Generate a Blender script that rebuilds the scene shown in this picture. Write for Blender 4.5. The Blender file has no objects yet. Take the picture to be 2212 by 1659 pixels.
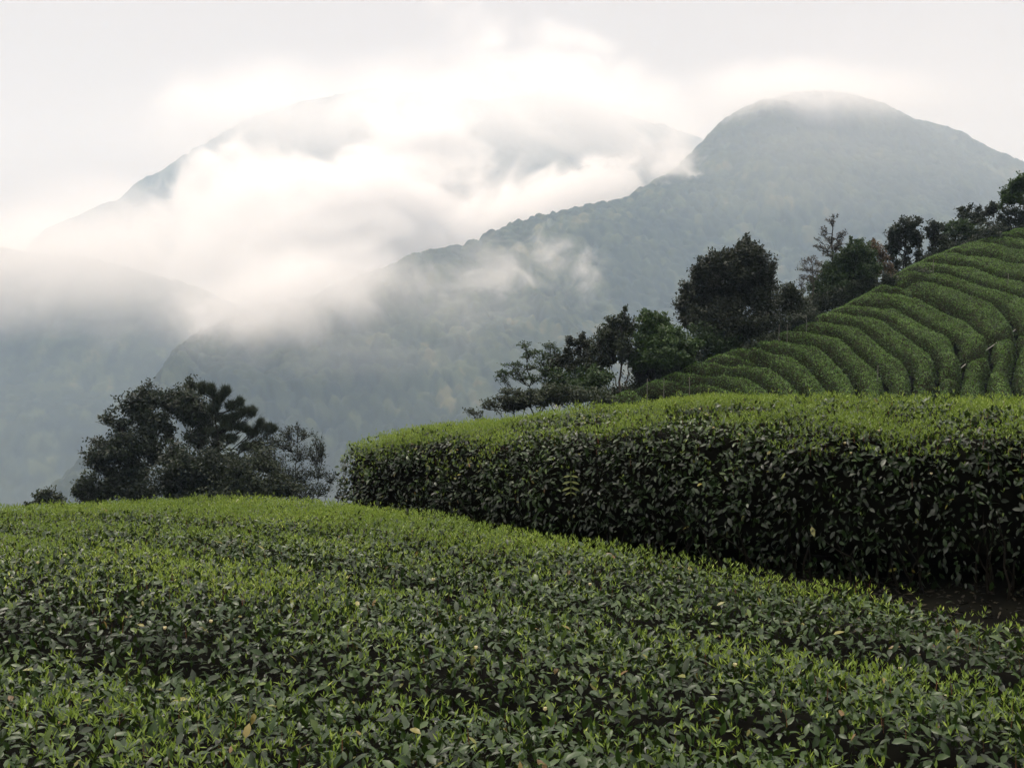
import bpy, math, random
import numpy as np
from mathutils import Vector
sc = bpy.context.scene
C = sc.collection
R = math.radians

# ------------------------------------------------------------------ camera
FX = 995.6                                   # focal length in picture widths of 1024
PITCH = R(-3.1)
cam_d = bpy.data.cameras.new('camera'); cam = bpy.data.objects.new('camera', cam_d); C.objects.link(cam)
cam_d.lens = 35.0; cam_d.sensor_width = 36.0; cam_d.clip_start = 0.05; cam_d.clip_end = 40000
cam.location = (0, 0, 0); cam.rotation_euler = (R(90) + PITCH, 0, 0)
sc.camera = cam
CP, SP = math.cos(PITCH), math.sin(PITCH)
def ray(px, py):
    a, b = (px - 512) / FX, (383.5 - py) / FX
    return np.array([a, CP - SP * b, SP + CP * b])
def at(px, py, Y):
    d = ray(px, py); return d * (Y / d[1])

# ------------------------------------------------------------------ sky and sun
SUN_EL, SUN_AZ = R(58), R(-35)               # high, ahead of the camera and to the left, behind cloud
w = bpy.data.worlds.new("World"); sc.world = w; w.use_nodes = True
nt = w.node_tree; nt.nodes.clear()
def N(nt, t, **k):
    n = nt.nodes.new(t)
    for a, b in k.items():
        if a == 'inp':
            for i, v in b.items(): n.inputs[i].default_value = v
        else: setattr(n, a, b)
    return n
def mth(nt, op, a, b=None, c=None, clamp=False):
    n = nt.nodes.new('ShaderNodeMath'); n.operation = op; n.use_clamp = clamp
    for i, v in enumerate((a, b, c)):
        if v is None: continue
        if isinstance(v, (int, float)): n.inputs[i].default_value = v
        else: nt.links.new(v, n.inputs[i])
    return n.outputs[0]
def ramp(nt, fac, stops, interp='LINEAR'):
    n = nt.nodes.new('ShaderNodeValToRGB'); n.color_ramp.interpolation = interp
    e = n.color_ramp.elements
    while len(e) < len(stops): e.new(0.5)
    for i, (p, c) in enumerate(stops):
        e[i].position = p; e[i].color = (*c, 1) if len(c) == 3 else c
    if fac is not None: nt.links.new(fac, n.inputs[0])
    return n.outputs[0]
L = nt.links.new
sky = N(nt, 'ShaderNodeTexSky', sky_type='NISHITA', sun_disc=False, sun_elevation=SUN_EL, sun_rotation=SUN_AZ)
bg1 = N(nt, 'ShaderNodeBackground', inp={1: 0.1}); L(sky.outputs[0], bg1.inputs[0])
tc = N(nt, 'ShaderNodeTexCoord')
sep = N(nt, 'ShaderNodeSeparateXYZ'); L(tc.outputs['Generated'], sep.inputs[0])
el = mth(nt, 'MAXIMUM', sep.outputs[2], 0.0)
grad = ramp(nt, el, [(0.0, (.77,)*3), (.30, (.79,)*3), (.55, (1.75,)*3), (1.0, (3.7,)*3)], 'EASE')
mp = N(nt, 'ShaderNodeMapping', inp={3: (1.0, 1.0, 3.0)}); L(tc.outputs['Generated'], mp.inputs[0])
no = N(nt, 'ShaderNodeTexNoise', inp={2: 2.3, 3: 6, 4: .55, 8: .5}); L(mp.outputs[0], no.inputs[0])
tint = ramp(nt, no.outputs[0], [(.36, (.945, .89, .86)), (.5, (.955, .89, .857)), (.62, (.955, .885, .855))])
mul = N(nt, 'ShaderNodeMix', data_type='RGBA', blend_type='MULTIPLY'); mul.inputs[0].default_value = 1
L(grad, mul.inputs[6]); L(tint, mul.inputs[7])
bg2 = N(nt, 'ShaderNodeBackground', inp={1: 1.0}); L(mul.outputs[2], bg2.inputs[0])
mx = N(nt, 'ShaderNodeMixShader', inp={0: .96}); L(bg1.outputs[0], mx.inputs[1]); L(bg2.outputs[0], mx.inputs[2])
wo = N(nt, 'ShaderNodeOutputWorld'); L(mx.outputs[0], wo.inputs[0])
sl = bpy.data.lights.new('sun', 'SUN'); sl.energy = 1.5; sl.angle = R(14); sl.color = (1.0, .95, .88)
so = bpy.data.objects.new('sun', sl); C.objects.link(so)
sd = Vector((math.sin(SUN_AZ) * math.cos(SUN_EL), math.cos(SUN_AZ) * math.cos(SUN_EL), math.sin(SUN_EL)))
so.rotation_euler = sd.to_track_quat('Z', 'Y').to_euler()
sc.view_settings.view_transform = 'Standard'; sc.view_settings.look = 'None'
sc.view_settings.exposure = 0.0; sc.view_settings.gamma = 1.0
sc.cycles.volume_bounces = 6; sc.cycles.max_bounces = 8
sc.cycles.diffuse_bounces = 2; sc.cycles.glossy_bounces = 2; sc.cycles.transmission_bounces = 2; sc.cycles.transparent_max_bounces = 8
sc.cycles.volume_step_rate = 0.5; sc.cycles.volume_max_steps = 256

# ------------------------------------------------------------------ helpers
rng = np.random.default_rng(7)
def tag(o, label=None, cat=None, group=None, kind=None):
    if label: o['label'] = label
    if cat: o['category'] = cat
    if group: o['group'] = group
    if kind: o['kind'] = kind
    return o
def empty(name, loc=(0, 0, 0)):
    o = bpy.data.objects.new(name, None); o.location = loc; o.empty_display_size = .2; C.objects.link(o); return o
def mesh(name, V, F, mat, parent=None, smooth=True, tint=None):
    """V (n,3) array in world space, F (m,3) or (m,4) index array; tint is one value per vertex"""
    V = np.asarray(V, np.float32); F = np.asarray(F, np.int32)
    me = bpy.data.meshes.new(name)
    me.vertices.add(len(V)); me.loops.add(F.size); me.polygons.add(len(F))
    o = bpy.data.objects.new(name, me); C.objects.link(o)
    if parent is not None:
        o.parent = parent; V = V - np.array(parent.location, np.float32)
    me.vertices.foreach_set('co', V.ravel()); me.loops.foreach_set('vertex_index', F.ravel())
    k = F.shape[1]
    me.polygons.foreach_set('loop_start', np.arange(0, F.size, k, dtype=np.int32))
    me.update(calc_edges=True)
    me.polygons.foreach_set('use_smooth', np.full(len(F), smooth))
    if tint is not None:
        a = me.attributes.new('tint', 'FLOAT', 'POINT'); a.data.foreach_set('value', np.asarray(tint, np.float32))
    me.materials.append(mat); me.update()
    return o
def vnoise(x, y, s, seed=0):
    """smooth value noise in [-1,1]"""
    x = np.asarray(x) / s + 1000.5; y = np.asarray(y) / s + 1000.5
    xi, yi = np.floor(x).astype(np.int64), np.floor(y).astype(np.int64)
    fx, fy = x - xi, y - yi
    fx, fy = fx*fx*(3-2*fx), fy*fy*(3-2*fy)
    def h(a, b):
        n = (a * 374761393 + b * 668265263 + seed * 974711) & 0x7fffffff
        n = ((n ^ (n >> 13)) * 1274126177) & 0x7fffffff
        return ((n ^ (n >> 16)) & 0xffff) / 32767.5 - 1
    return (h(xi, yi)*(1-fx) + h(xi+1, yi)*fx)*(1-fy) + (h(xi, yi+1)*(1-fx) + h(xi+1, yi+1)*fx)*fy
def fbm(x, y, s, seed=0, o=4):
    return sum(vnoise(x, y, s / 2**k, seed + k) * .5**k for k in range(o))
def h01(a, b, seed):
    n = (a * 374761393 + b * 668265263 + seed * 974711) & 0x7fffffff
    n = ((n ^ (n >> 13)) * 1274126177) & 0x7fffffff
    return ((n ^ (n >> 16)) & 0xffff) / 65535.0
def crowns(x, y, s, seed=0):
    """round tree crowns packed at random: height 0..1 and a random value for each crown"""
    xi, yi = np.floor(x / s).astype(np.int64), np.floor(y / s).astype(np.int64)
    H = np.zeros(x.shape); T = np.zeros(x.shape)
    for a in (-1, 0, 1):
        for b in (-1, 0, 1):
            i, j = xi + a, yi + b
            cx, cy = (i + h01(i, j, seed)) * s, (j + h01(i, j, seed + 5)) * s
            r = s * (.55 + .35 * h01(i, j, seed + 9)); t = h01(i, j, seed + 13)
            d2 = ((x-cx)**2 + (y-cy)**2) / r**2
            h = np.sqrt(np.clip(1 - d2, 0, 1)) * (.55 + .45 * t)
            m = h > H; H = np.where(m, h, H); T = np.where(m, h01(i, j, seed + 21), T)
    return H, T
def grid_faces(nu, nv):
    i = np.arange((nu-1)*(nv-1)); a = (i // (nv-1)) * nv + i % (nv-1)
    return np.stack([a, a+nv, a+nv+1, a+1], 1)

def leaf_mat(name, stops, rough=.5, spec=.5, trans=.25, tcol=(.10, .16, .03)):
    m = bpy.data.materials.new(name); m.use_nodes = True; nt = m.node_tree; nt.nodes.clear()
    at_ = N(nt, 'ShaderNodeAttribute', attribute_name='tint')
    col = ramp(nt, at_.outputs['Fac'], stops)
    p = N(nt, 'ShaderNodeBsdfPrincipled'); p.inputs['Roughness'].default_value = rough
    p.inputs['Specular IOR Level'].default_value = spec
    nt.links.new(col, p.inputs['Base Color'])
    out = N(nt, 'ShaderNodeOutputMaterial')
    if trans > 0:
        t = N(nt, 'ShaderNodeBsdfTranslucent'); t.inputs[0].default_value = (*tcol, 1)
        mx = N(nt, 'ShaderNodeMixShader', inp={0: trans})
        nt.links.new(p.outputs[0], mx.inputs[1]); nt.links.new(t.outputs[0], mx.inputs[2]); nt.links.new(mx.outputs[0], out.inputs[0])
    else: nt.links.new(p.outputs[0], out.inputs[0])
    return m
def noise_mat(name, c1, c2, scale, rough=.9, bump=0.0, bscale=None):
    m = bpy.data.materials.new(name); m.use_nodes = True; nt = m.node_tree
    p = nt.nodes['Principled BSDF']; p.inputs['Roughness'].default_value = rough
    p.inputs['Specular IOR Level'].default_value = .05
    tc = N(nt, 'ShaderNodeTexCoord')
    n = N(nt, 'ShaderNodeTexNoise', inp={2: scale, 3: 6, 4: .6}); nt.links.new(tc.outputs['Object'], n.inputs[0])
    nt.links.new(ramp(nt, n.outputs[0], [(.35, c1), (.65, c2)]), p.inputs['Base Color'])
    if bump:
        n2 = N(nt, 'ShaderNodeTexNoise', inp={2: bscale or scale * 4, 3: 6}); nt.links.new(tc.outputs['Object'], n2.inputs[0])
        b = N(nt, 'ShaderNodeBump', inp={0: bump}); nt.links.new(n2.outputs[0], b.inputs['Height']); nt.links.new(b.outputs[0], p.inputs['Normal'])
    return m

# ------------------------------------------------------------------ mountains
M_forest = leaf_mat('forest_canopy', [(0, (.014, .020, .014)), (.45, (.030, .040, .022)), (.75, (.055, .068, .032)), (.9, (.085, .080, .042)), (1, (.11, .11, .05))], rough=.9, spec=.1, trans=0)
def mountain(name, crest, away, slope, foot, cell, crown, seed, back=250, step=3.0, gully=14):
    """crest: (px, py, distance) along the skyline; the near face runs down to z = foot"""
    P = np.array([at(*c) for c in crest])
    s = np.r_[0, np.cumsum(np.linalg.norm(np.diff(P[:, :2], axis=0), axis=1))]
    nu = int(s[-1] / step); u = np.linspace(0, s[-1], nu)
    K = np.stack([np.interp(u, s, P[:, k]) for k in range(3)], 1)
    run = (K[:, 2].max() - foot) * slope + back
    nv = int(run / (step * 1.25))
    v = np.linspace(-back, run - back, nv)                       # metres in front of the crest
    X = K[:, 0, None] + away[0] * v; Y = K[:, 1, None] + away[1] * v
    drop = np.where(v > 0, (np.sqrt(v*v + 30*30) - 30) / slope, (np.sqrt(v*v + 30*30) - 30) / slope)
    Z = K[:, 2, None] - drop[None] 
    ramp_in = np.clip(np.abs(v) / 110 + .12, 0, 1)[None]
    gl = fbm(X, Y, 260, seed, 4)
    Z = Z + ramp_in * (gl * gully * 1.6 - np.abs(vnoise(X + Y * .4, Y * .2, 150, seed + 3)) * gully)
    Z = np.maximum(Z, foot - 5)
    H, T = crowns(X, Y, cell, seed); H2, T2 = crowns(X + 300, Y + 77, cell * 2.1, seed + 3)
    Z = Z + H * crown + H2 * crown * .55 + vnoise(X, Y, 6, seed) * crown * .12
    t = np.clip(.12 + .5 * T + .16 * fbm(X, Y, 120, seed + 8, 3) + .25 * (T2 > .8) , 0, 1)
    V = np.stack([X, Y, Z], -1).reshape(-1, 3)
    o = mesh(name, V, grid_faces(nu, nv), M_forest, tint=t.ravel())
    return tag(o, kind='structure')
VALLEY = -270
n = lambda a: (a[0] / math.hypot(*a), a[1] / math.hypot(*a))
mountain('mountain', [(-200,640,700),(-60,580,760),(30,520,830),(100,455,920),(150,395,1010),(172,365,1080),(190,347,1150),(220,332,1200),(270,315,1250),(320,302,1300),(380,281,1380),(425,259,1430),(440,256,1440),(478,248,1480),(486,239,1485),(500,237,1500),(520,226,1550),(545,221,1570),(580,213,1600),(620,206,1650),(640,196,1680),(680,172,1750),(700,152,1800),(720,132,1850),(750,113,1900),(790,99,1950),(830,96,2000),(870,105,2050),(920,128,2100),(980,155,2200),(1040,185,2300),(1120,230,2400),(1220,270,2450)],
         n((.35, -.94)), 1.55, VALLEY, 11, 11.0, 3, step=2.8, gully=24)
mountain('hill', [(-400,150,1950),(-160,190,1900),(-60,225,1850),(0,250,1800),(100,262,1750),(200,290,1700),(300,335,1650),(420,420,1600)], n((.1, -1)), 1.5, VALLEY, 13, 7, 11, step=5)
mountain('mountain', [(20,262,2886),(46,232,2901),(75,222,2925),(100,211,2964),(122,203,2971),(135,190,3003),(165,172,3042),(200,150,3120),(240,126,3159),(300,106,3237),(360,93,3354),(430,98,3393),(480,104,3432),(540,98,3471),(600,112,3510),(660,128,3549),(720,150,3588),(780,180,3744),(900,220,3900)], n((.1, -1)), 1.5, VALLEY, 18, 14, 21, step=8)
mountain('hill', [(440,240,2200),(480,215,2300),(530,190,2400),(560,178,2450),(600,163,2500),(640,149,2600),(668,143,2700),(700,150,2750),(760,175,2900),(860,220,3000)], n((-.1, -1)), 1.5, VALLEY, 12, 7, 31, step=4.5)

# ------------------------------------------------------------------ mist banks (real volumes between the ridges)
def mist_mat(name, dens, scale, amp, seed, edge, soft):
    """density falls from the middle of the bank to nothing at its skin, torn by billowing noise"""
    m = bpy.data.materials.new(name); m.use_nodes = True; nt = m.node_tree; nt.nodes.clear()
    tc = N(nt, 'ShaderNodeTexCoord')
    ln = N(nt, 'ShaderNodeVectorMath', operation='LENGTH'); nt.links.new(tc.outputs['Object'], ln.inputs[0])
    geo = N(nt, 'ShaderNodeNewGeometry')
    mp = N(nt, 'ShaderNodeMapping', inp={1: (seed * 7.3, seed * 3.1, seed * 1.7), 3: (1/scale, 1/scale, 1/(scale*.85))}); nt.links.new(geo.outputs[0], mp.inputs[0])
    no = N(nt, 'ShaderNodeTexNoise', inp={2: 1.0, 3: 6.0, 4: .68, 8: .7}); nt.links.new(mp.outputs[0], no.inputs[0])
    v = mth(nt, 'SUBTRACT', 1.0, ln.outputs['Value'])
    v2 = mth(nt, 'MULTIPLY_ADD', mth(nt, 'SUBTRACT', no.outputs[0], .5), amp, v)
    lim = mth(nt, 'MULTIPLY', v, 5.0, clamp=True)              # nothing reaches the skin of the volume
    d = mth(nt, 'MULTIPLY', mth(nt, 'SUBTRACT', v2, edge), soft, clamp=True)
    d = mth(nt, 'MULTIPLY', mth(nt, 'MULTIPLY', d, d), mth(nt, 'MULTIPLY', lim, dens))
    pv = N(nt, 'ShaderNodeVolumeScatter'); pv.inputs['Color'].default_value = (.985, .975, .965, 1)
    pv.inputs['Anisotropy'].default_value = .35
    nt.links.new(d, pv.inputs['Density'])
    out = N(nt, 'ShaderNodeOutputMaterial'); nt.links.new(pv.outputs[0], out.inputs['Volume'])
    return m
import bmesh
def mist(label, px, py, D, rx, rz, ry, tilt=0, dens=.02, scale=150, amp=2.0, seed=1, edge=.3, soft=1.3):
    """rx, rz are the half sizes across and up as seen (in thousandths of the distance), ry the half depth in metres"""
    bm = bmesh.new(); bmesh.ops.create_icosphere(bm, subdivisions=3, radius=1.03)
    me = bpy.data.meshes.new('mist'); bm.to_mesh(me); bm.free()
    o = bpy.data.objects.new('mist', me); C.objects.link(o)
    o.location = at(px, py, D); o.scale = (rx * D / 1000, ry, rz * D / 1000); o.rotation_euler = (0, R(tilt), 0)
    me.materials.append(mist_mat('mist', dens, scale, amp, seed, edge, soft))
    return tag(o, label, 'mist', 'banks of mist between the ridges', 'stuff')
mist('broad white mist bank filling the gap between the two mountains', 330, 240, 2100, 280, 100, 150, tilt=-8, dens=.034, scale=190, amp=2.6, seed=1, edge=.0, soft=1.7)
mist('white mist head rising highest before the far mountain', 415, 170, 2250, 110, 100, 100, tilt=15, dens=.04, scale=120, amp=2.8, seed=52, edge=.1, soft=1.9)
mist('lower billow of mist left of the highest mist head', 235, 205, 2280, 110, 75, 100, tilt=-20, dens=.035, scale=130, amp=2.8, seed=31, edge=.1, soft=1.8)
mist('white mist tongue lying along the near ridge crest', 555, 205, 1980, 170, 50, 90, tilt=-14, dens=.04, scale=110, amp=2.8, seed=3, edge=.1, soft=1.8)
mist('white mist spilling over the low end of the near ridge', 310, 285, 1150, 200, 72, 70, tilt=-16, dens=.028, scale=120, amp=2.4, seed=4, edge=.05, soft=1.5)
mist('pale mist hiding the top of the hill at the left', 80, 262, 1560, 330, 95, 130, tilt=-4, dens=.022, scale=220, amp=1.5, seed=25, edge=.0, soft=1.2)
mist('torn wisp of mist on the near slope under the ridge notch', 560, 265, 1330, 95, 60, 50, tilt=28, dens=.04, scale=70, amp=3.2, seed=57, edge=.4)
mist('faint smear of mist below the torn wisp', 480, 280, 1250, 110, 55, 50, tilt=-20, dens=.02, scale=75, amp=3.0, seed=67, edge=.35)
mist('thin veil of mist hanging over the far mountain top', 410, 122, 2550, 380, 85, 150, dens=.016, scale=300, amp=1.3, seed=8, edge=.0)
mist('slanting mist streak beside the shoulder of the near mountain', 610, 120, 2300, 260, 75, 120, tilt=32, dens=.02, scale=190, amp=2.6, seed=9, edge=.1)
mist('small mist puff hiding the shoulder of the near mountain', 675, 165, 1680, 80, 60, 45, dens=.04, scale=65, amp=3.0, seed=10, edge=.3)
mist('thin cap of mist on the peak of the near mountain', 830, 92, 1800, 250, 42, 120, dens=.014, scale=240, seed=11, amp=1.8, edge=.0)
mist('pale veil of mist before the upper slope of the near mountain', 880, 120, 1500, 380, 170, 120, dens=.0022, scale=300, seed=12, amp=1.0, edge=.0)
mist('grey mist lying in the valley bottom', 400, 600, 750, 800, 190, 100, dens=.0035, scale=160, seed=13, amp=1.6, edge=.1)
mist('soft low mist fading down the slope under the bright bank', 300, 305, 1080, 300, 90, 80, dens=.008, scale=150, amp=1.5, seed=41, edge=.0)
# ------------------------------------------------------------------ haze
def haze():
    x0, x1, y0, y1, z0, z1 = -3800, 3800, -60, 4300, -300, 840
    V = [(x, y, z) for x in (x0, x1) for y in (y0, y1) for z in (z0, z1)]
    F = [(0,1,3,2),(4,6,7,5),(0,4,5,1),(2,3,7,6),(0,2,6,4),(1,5,7,3)]
    m = bpy.data.materials.new('haze'); m.use_nodes = True; nt = m.node_tree; nt.nodes.clear()
    pv = N(nt, 'ShaderNodeVolumePrincipled'); pv.inputs['Density'].default_value = HAZE
    pv.inputs['Color'].default_value = (.58, .775, 1.0, 1); pv.inputs['Anisotropy'].default_value = 0
    pv.inputs['Absorption Color'].default_value = (1, 1, 1, 1)      # the air scatters blue more than red and absorbs nothing
    out = N(nt, 'ShaderNodeOutputMaterial'); nt.links.new(pv.outputs[0], out.inputs['Volume'])
    o = mesh('haze', V, F, m, smooth=False)
    tag(o, 'pale blue grey haze filling the valley air', 'haze', kind='stuff')
HAZE = .00029
haze()

# ------------------------------------------------------------------ ground
def poly_dist(X, Y, P):
    """distance to a polyline and signed side (positive on the left of its direction)"""
    P = np.asarray(P, float); best = np.full(X.shape, 1e9); side = np.zeros(X.shape)
    for (x0, y0), (x1, y1) in zip(P[:-1, :2], P[1:, :2]):
        dx, dy = x1 - x0, y1 - y0; l2 = dx*dx + dy*dy + 1e-12
        t = np.clip(((X-x0)*dx + (Y-y0)*dy) / l2, 0, 1)
        qx, qy = X - x0 - t*dx, Y - y0 - t*dy; d = np.sqrt(qx*qx + qy*qy)
        m = d < best; best = np.where(m, d, best); side = np.where(m, dx*(Y-y0) - dy*(X-x0), side)
    return best, np.sign(side)
TZ0, TY0, TG, TH = -2.4, 37.0, .50, .72          # slope of the terraced hill and the height of its hedges
def on_slope(px, py, h=0.0):
    """where the line of sight meets the plane of the hedge tops (h metres below it)"""
    d = ray(px, py); k = (TZ0 - h - TG*TY0) / (d[2] - TG*d[1]); return d * k
SIL = [on_slope(*p)[:2] for p in [(520,426),(600,403),(640,390),(663,380),(686,371),(706,363),(749,348),(771,341),(794,332),(816,323),(833,313),(853,304),(872,295),(901,280),(923,264),(945,254),(965,246),(1000,236),(1024,229),(1080,221),(1180,205)]]
def slope_z(X, Y):
    d, s = poly_dist(X, Y, SIL); s = d * np.where(s > 0, 1, 0)
    return TZ0 + TG*(Y-TY0) - (np.sqrt(s*s + .36) - .6) * 1.15 + .10*fbm(X, Y, 5, 4, 2)
def ground_z(X, Y):
    X = np.asarray(X, float); Y = np.asarray(Y, float)
    zn = -2.3 + .09*np.clip(X, -8, 8) - .03*(np.clip(Y, 0, 13)-5)
    zn = zn - .27*np.logaddexp(0, (Y-14)*1.5)/1.5 - .35*np.logaddexp(0, (Y-75)/8)*8 + .03*fbm(X, Y, 1.2, 9, 3)
    zn = zn - .10*np.logaddexp(0, (-X-12)/4)*4
    zn = zn + .62*np.clip(-Y-2.5, 0, 46)                        # unseen rise added behind the camera to block low sky light
    zt = slope_z(X, Y) - TH
    z = np.maximum(zn, zt)
    zv = -262 + 8*fbm(X, Y, 300, 5, 3)
    return np.maximum(z, zv)
def spread(a, b, lo, hi, step, k):
    m = list(np.arange(lo, hi, step)); s = step; x = lo
    while x > a: s *= k; x -= s; m.insert(0, max(x, a))
    s = step; x = m[-1]
    while x < b: s *= k; x += s; m.append(min(x, b))
    return np.array(m)
gx, gy = spread(-3700, 3700, -16, 44, .3, 1.09), spread(-52, 4250, 2, 60, .3, 1.09)
X, Y = np.meshgrid(gx, gy, indexing='ij'); Z = ground_z(X, Y)
M_soil = noise_mat('dark_soil', (.0015, .0015, .001), (.005, .005, .003), 3.0, bump=.6, bscale=25)
tag(mesh('ground', np.stack([X, Y, Z], -1).reshape(-1, 3), grid_faces(len(gx), len(gy)), M_soil), kind='structure')

# ------------------------------------------------------------------ leaves
def unit(v): return v / (np.linalg.norm(v, axis=-1, keepdims=True) + 1e-9)
BROAD = (np.array([(0,0,0),(.30,.19,.05),(.32,0,0),(.30,-.19,.05),(.66,.18,.0),(.68,0,-.04),(.66,-.18,.0),(1,0,-.14)]),
         np.array([(0,2,1),(0,3,2),(1,2,5),(1,5,4),(2,3,6),(2,6,5),(4,5,7),(5,6,7)]))
NARROW = (np.array([(0,0,0),(.45,.13,.03),(.5,0,-.01),(.45,-.13,.03),(1,0,.02)]), np.array([(0,2,1),(0,3,2),(1,2,4),(2,3,4)]))
DIAMOND = (np.array([(0,0,0),(.5,.24,0),(.5,-.24,0),(1,0,-.06)]), np.array([(0,2,1),(1,2,3)]))
NEEDLE = (np.array([(0,0.0,0),(0,.05,0),(1,0,0)]), np.array([(0,2,1)]))
PETAL = (np.array([(0,0,0),(.5,.42,.1),(.5,-.42,.1),(1,.22,.3),(1,-.22,.3)]), np.array([(0,2,1),(1,2,4),(1,4,3)]))
def leaves(P, D, Nn, S, tpl, width=None):
    """place a leaf template at P, pointing along D with upper side Nn and length S"""
    T, F = tpl; D = unit(D); B = unit(np.cross(Nn, D)); U = np.cross(D, B)
    W = (S if width is None else S * width)
    V = P[:, None] + D[:, None]*(T[None, :, 0, None]*S[:, None, None]) + B[:, None]*(T[None, :, 1, None]*W[:, None, None]) + U[:, None]*(T[None, :, 2, None]*S[:, None, None])
    n, k = len(P), len(T)
    Fa = (F[None] + (np.arange(n)*k)[:, None, None]).reshape(-1, 3)
    return V.reshape(-1, 3), Fa, k
def join(parts):
    V, F, T, o = [], [], [], 0
    for v, f, t in parts:
        V.append(v); F.append(f + o); T.append(t); o += len(v)
    return np.concatenate(V), np.concatenate(F), np.concatenate(T)
def rnd(n, a=0, b=1): return rng.uniform(a, b, n)
def rdir(n): return unit(rng.normal(size=(n, 3)))
def sample(G, dens, mask=None):
    """random points on a grid surface G (nu,nv,3): position, normal"""
    a, b, c, d = G[:-1, :-1], G[1:, :-1], G[1:, 1:], G[:-1, 1:]
    nn = np.cross(b - a, d - a); A = np.linalg.norm(nn, axis=-1)
    w = (A * (dens if np.isscalar(dens) else dens[:-1, :-1])).ravel()
    if mask is not None: w = w * mask.ravel()
    n = int(w.sum()); i = rng.choice(w.size, n, p=w / w.sum())
    s, t = rnd((n, 1)), rnd((n, 1))
    f = lambda q: q.reshape(-1, 3)[i]
    P = (f(a)*(1-s) + f(b)*s)*(1-t) + (f(d)*(1-s) + f(c)*s)*t
    return P, unit(nn.reshape(-1, 3)[i]), i

M_leaf = leaf_mat('tea_leaf', [(0, (.004, .011, .002)), (.4, (.015, .038, .005)), (.75, (.034, .066, .011)), (.94, (.080, .120, .022)), (.985, (.17, .15, .03)), (1, (.13, .07, .025))], rough=.37, spec=.33, trans=.05)
M_shoot = leaf_mat('tea_shoot', [(0, (.060, .105, .009)), (.5, (.135, .205, .016)), (.85, (.21, .285, .025)), (1, (.30, .35, .05))], rough=.5, spec=.35, trans=.3, tcol=(.20, .30, .05))
M_stem = leaf_mat('young_stem', [(0, (.10, .035, .018)), (1, (.20, .07, .03))], rough=.6, trans=0)
M_core = noise_mat('painted_shade_core', (.0015, .0015, .001), (.005, .005, .003), 14.0)  # near-black colour paints the shade inside the hedges
M_petal = leaf_mat('petal', [(0, (.68, .62, .34)), (1, (.78, .74, .50))], rough=.6, trans=.2, tcol=(.7, .6, .4))
M_stamen = leaf_mat('stamen', [(0, (.75, .42, .04)), (1, (.80, .52, .08))], rough=.7, trans=0)

def up(n): return np.tile(np.array([0, 0, 1.0]), (n, 1))
def dress(parent, G, dens_leaf, dens_shoot, size, side_dark=True, mask=None, shoot_min=.35):
    """clothe the surface G with mature leaves, young shoots and a few red stems"""
    P, Nn, _ = sample(G, dens_leaf, mask); n = len(P)
    top = np.clip(Nn[:, 2], 0, 1)[:, None]
    P = P - Nn * (rng.beta(1, 1.4, (n, 1)) * .22)
    D = rdir(n) * .75 + Nn * .45 * (1 - top) + up(n) * (.25 * top - .55 * (1 - top)) ; D = unit(D)
    U = unit(Nn * .9 + up(n) * .7 + rdir(n) * .85)
    S = size * (rnd(n, .42, 1.18) + .35 * (rnd(n) > .9))
    V, F, k = leaves(P, D, U, S, BROAD, rnd(n, .85, 1.15))
    t = np.clip(rng.normal(.42, .22, n) + .15 * vnoise(P[:, 0], P[:, 1], .5, 5) - .40 * (1 - top[:, 0]), 0, 1)  # steep sides get a darker tint: shade painted into the leaf colour
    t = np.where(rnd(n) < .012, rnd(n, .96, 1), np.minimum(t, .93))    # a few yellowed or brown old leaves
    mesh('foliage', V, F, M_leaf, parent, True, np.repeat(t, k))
    # shoots: two or three upright young leaves round a bud, standing proud of the top
    P, Nn, _ = sample(G, dens_shoot, mask)
    keep = (Nn[:, 2] > shoot_min + .25 * rng.normal(size=len(P))) ; P, Nn = P[keep], Nn[keep]; n = len(P)
    P = P + up(n) * (rnd((n, 1), -.06, .06) + .05 * (rnd((n, 1)) > .96))
    parts = []
    az0 = rnd(n, 0, 6.283)
    for q, (el0, s0) in enumerate(((35, 1.0), (52, .85), (68, .75), (84, .55))):
        az = az0 + q * 2.4 + rnd(n, -.4, .4); e = np.radians(el0 + rng.normal(0, 12, n))
        D = np.stack([np.cos(az)*np.cos(e), np.sin(az)*np.cos(e), np.sin(e)], 1)
        U = np.stack([-np.cos(az)*np.sin(e), -np.sin(az)*np.sin(e), np.cos(e)], 1)
        S = size * .62 * s0 * rnd(n, .7, 1.25)
        V, F, k = leaves(P + up(n) * (.006 * q), D, U, S, NARROW)
        tt = np.clip(rng.normal(.42 + .06*q, .22, n) + .22 * vnoise(P[:, 0], P[:, 1], .8, 15), 0, 1)
        parts.append((V, F, np.repeat(tt, k)))
    mesh('young_shoots', *join(parts)[:2], M_shoot, parent, True, join(parts)[2])
    m = rnd(n) < .10; Q = P[m]; k = len(Q)
    a, b = Q - up(k) * .07, Q + rdir(k) * .012 + up(k) * .015
    V, F, kk = leaves(a, b - a, rdir(k), np.linalg.norm(b - a, axis=1), NEEDLE, np.full(k, .9))
    mesh('stems', V, F, M_stem, parent, False, np.repeat(rnd(k), kk))
def blossom(parent, p):
    P, F, T, o = [], [], [], 0
    a = rnd(6, -.3, .3) + np.arange(6) * 1.047
    D = np.stack([np.cos(a), np.sin(a), np.full(6, 1.1)], 1)
    V, F, k = leaves(np.tile(p, (6, 1)), D, up(6), np.full(6, .019), PETAL)
    b = mesh('blossom', V, F, M_petal, parent, True, np.full(len(V), .5))
    a = rnd(14, 0, 6.283); D = np.stack([np.cos(a)*.5, np.sin(a)*.5, np.ones(14)], 1)
    V, F, k = leaves(np.tile(p, (14, 1)), D, rdir(14), np.full(14, .011), NARROW)
    mesh('stamens', V + np.array([0, 0, .002]), F, M_stamen, b, False, np.full(len(V), .5))
    return b

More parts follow.
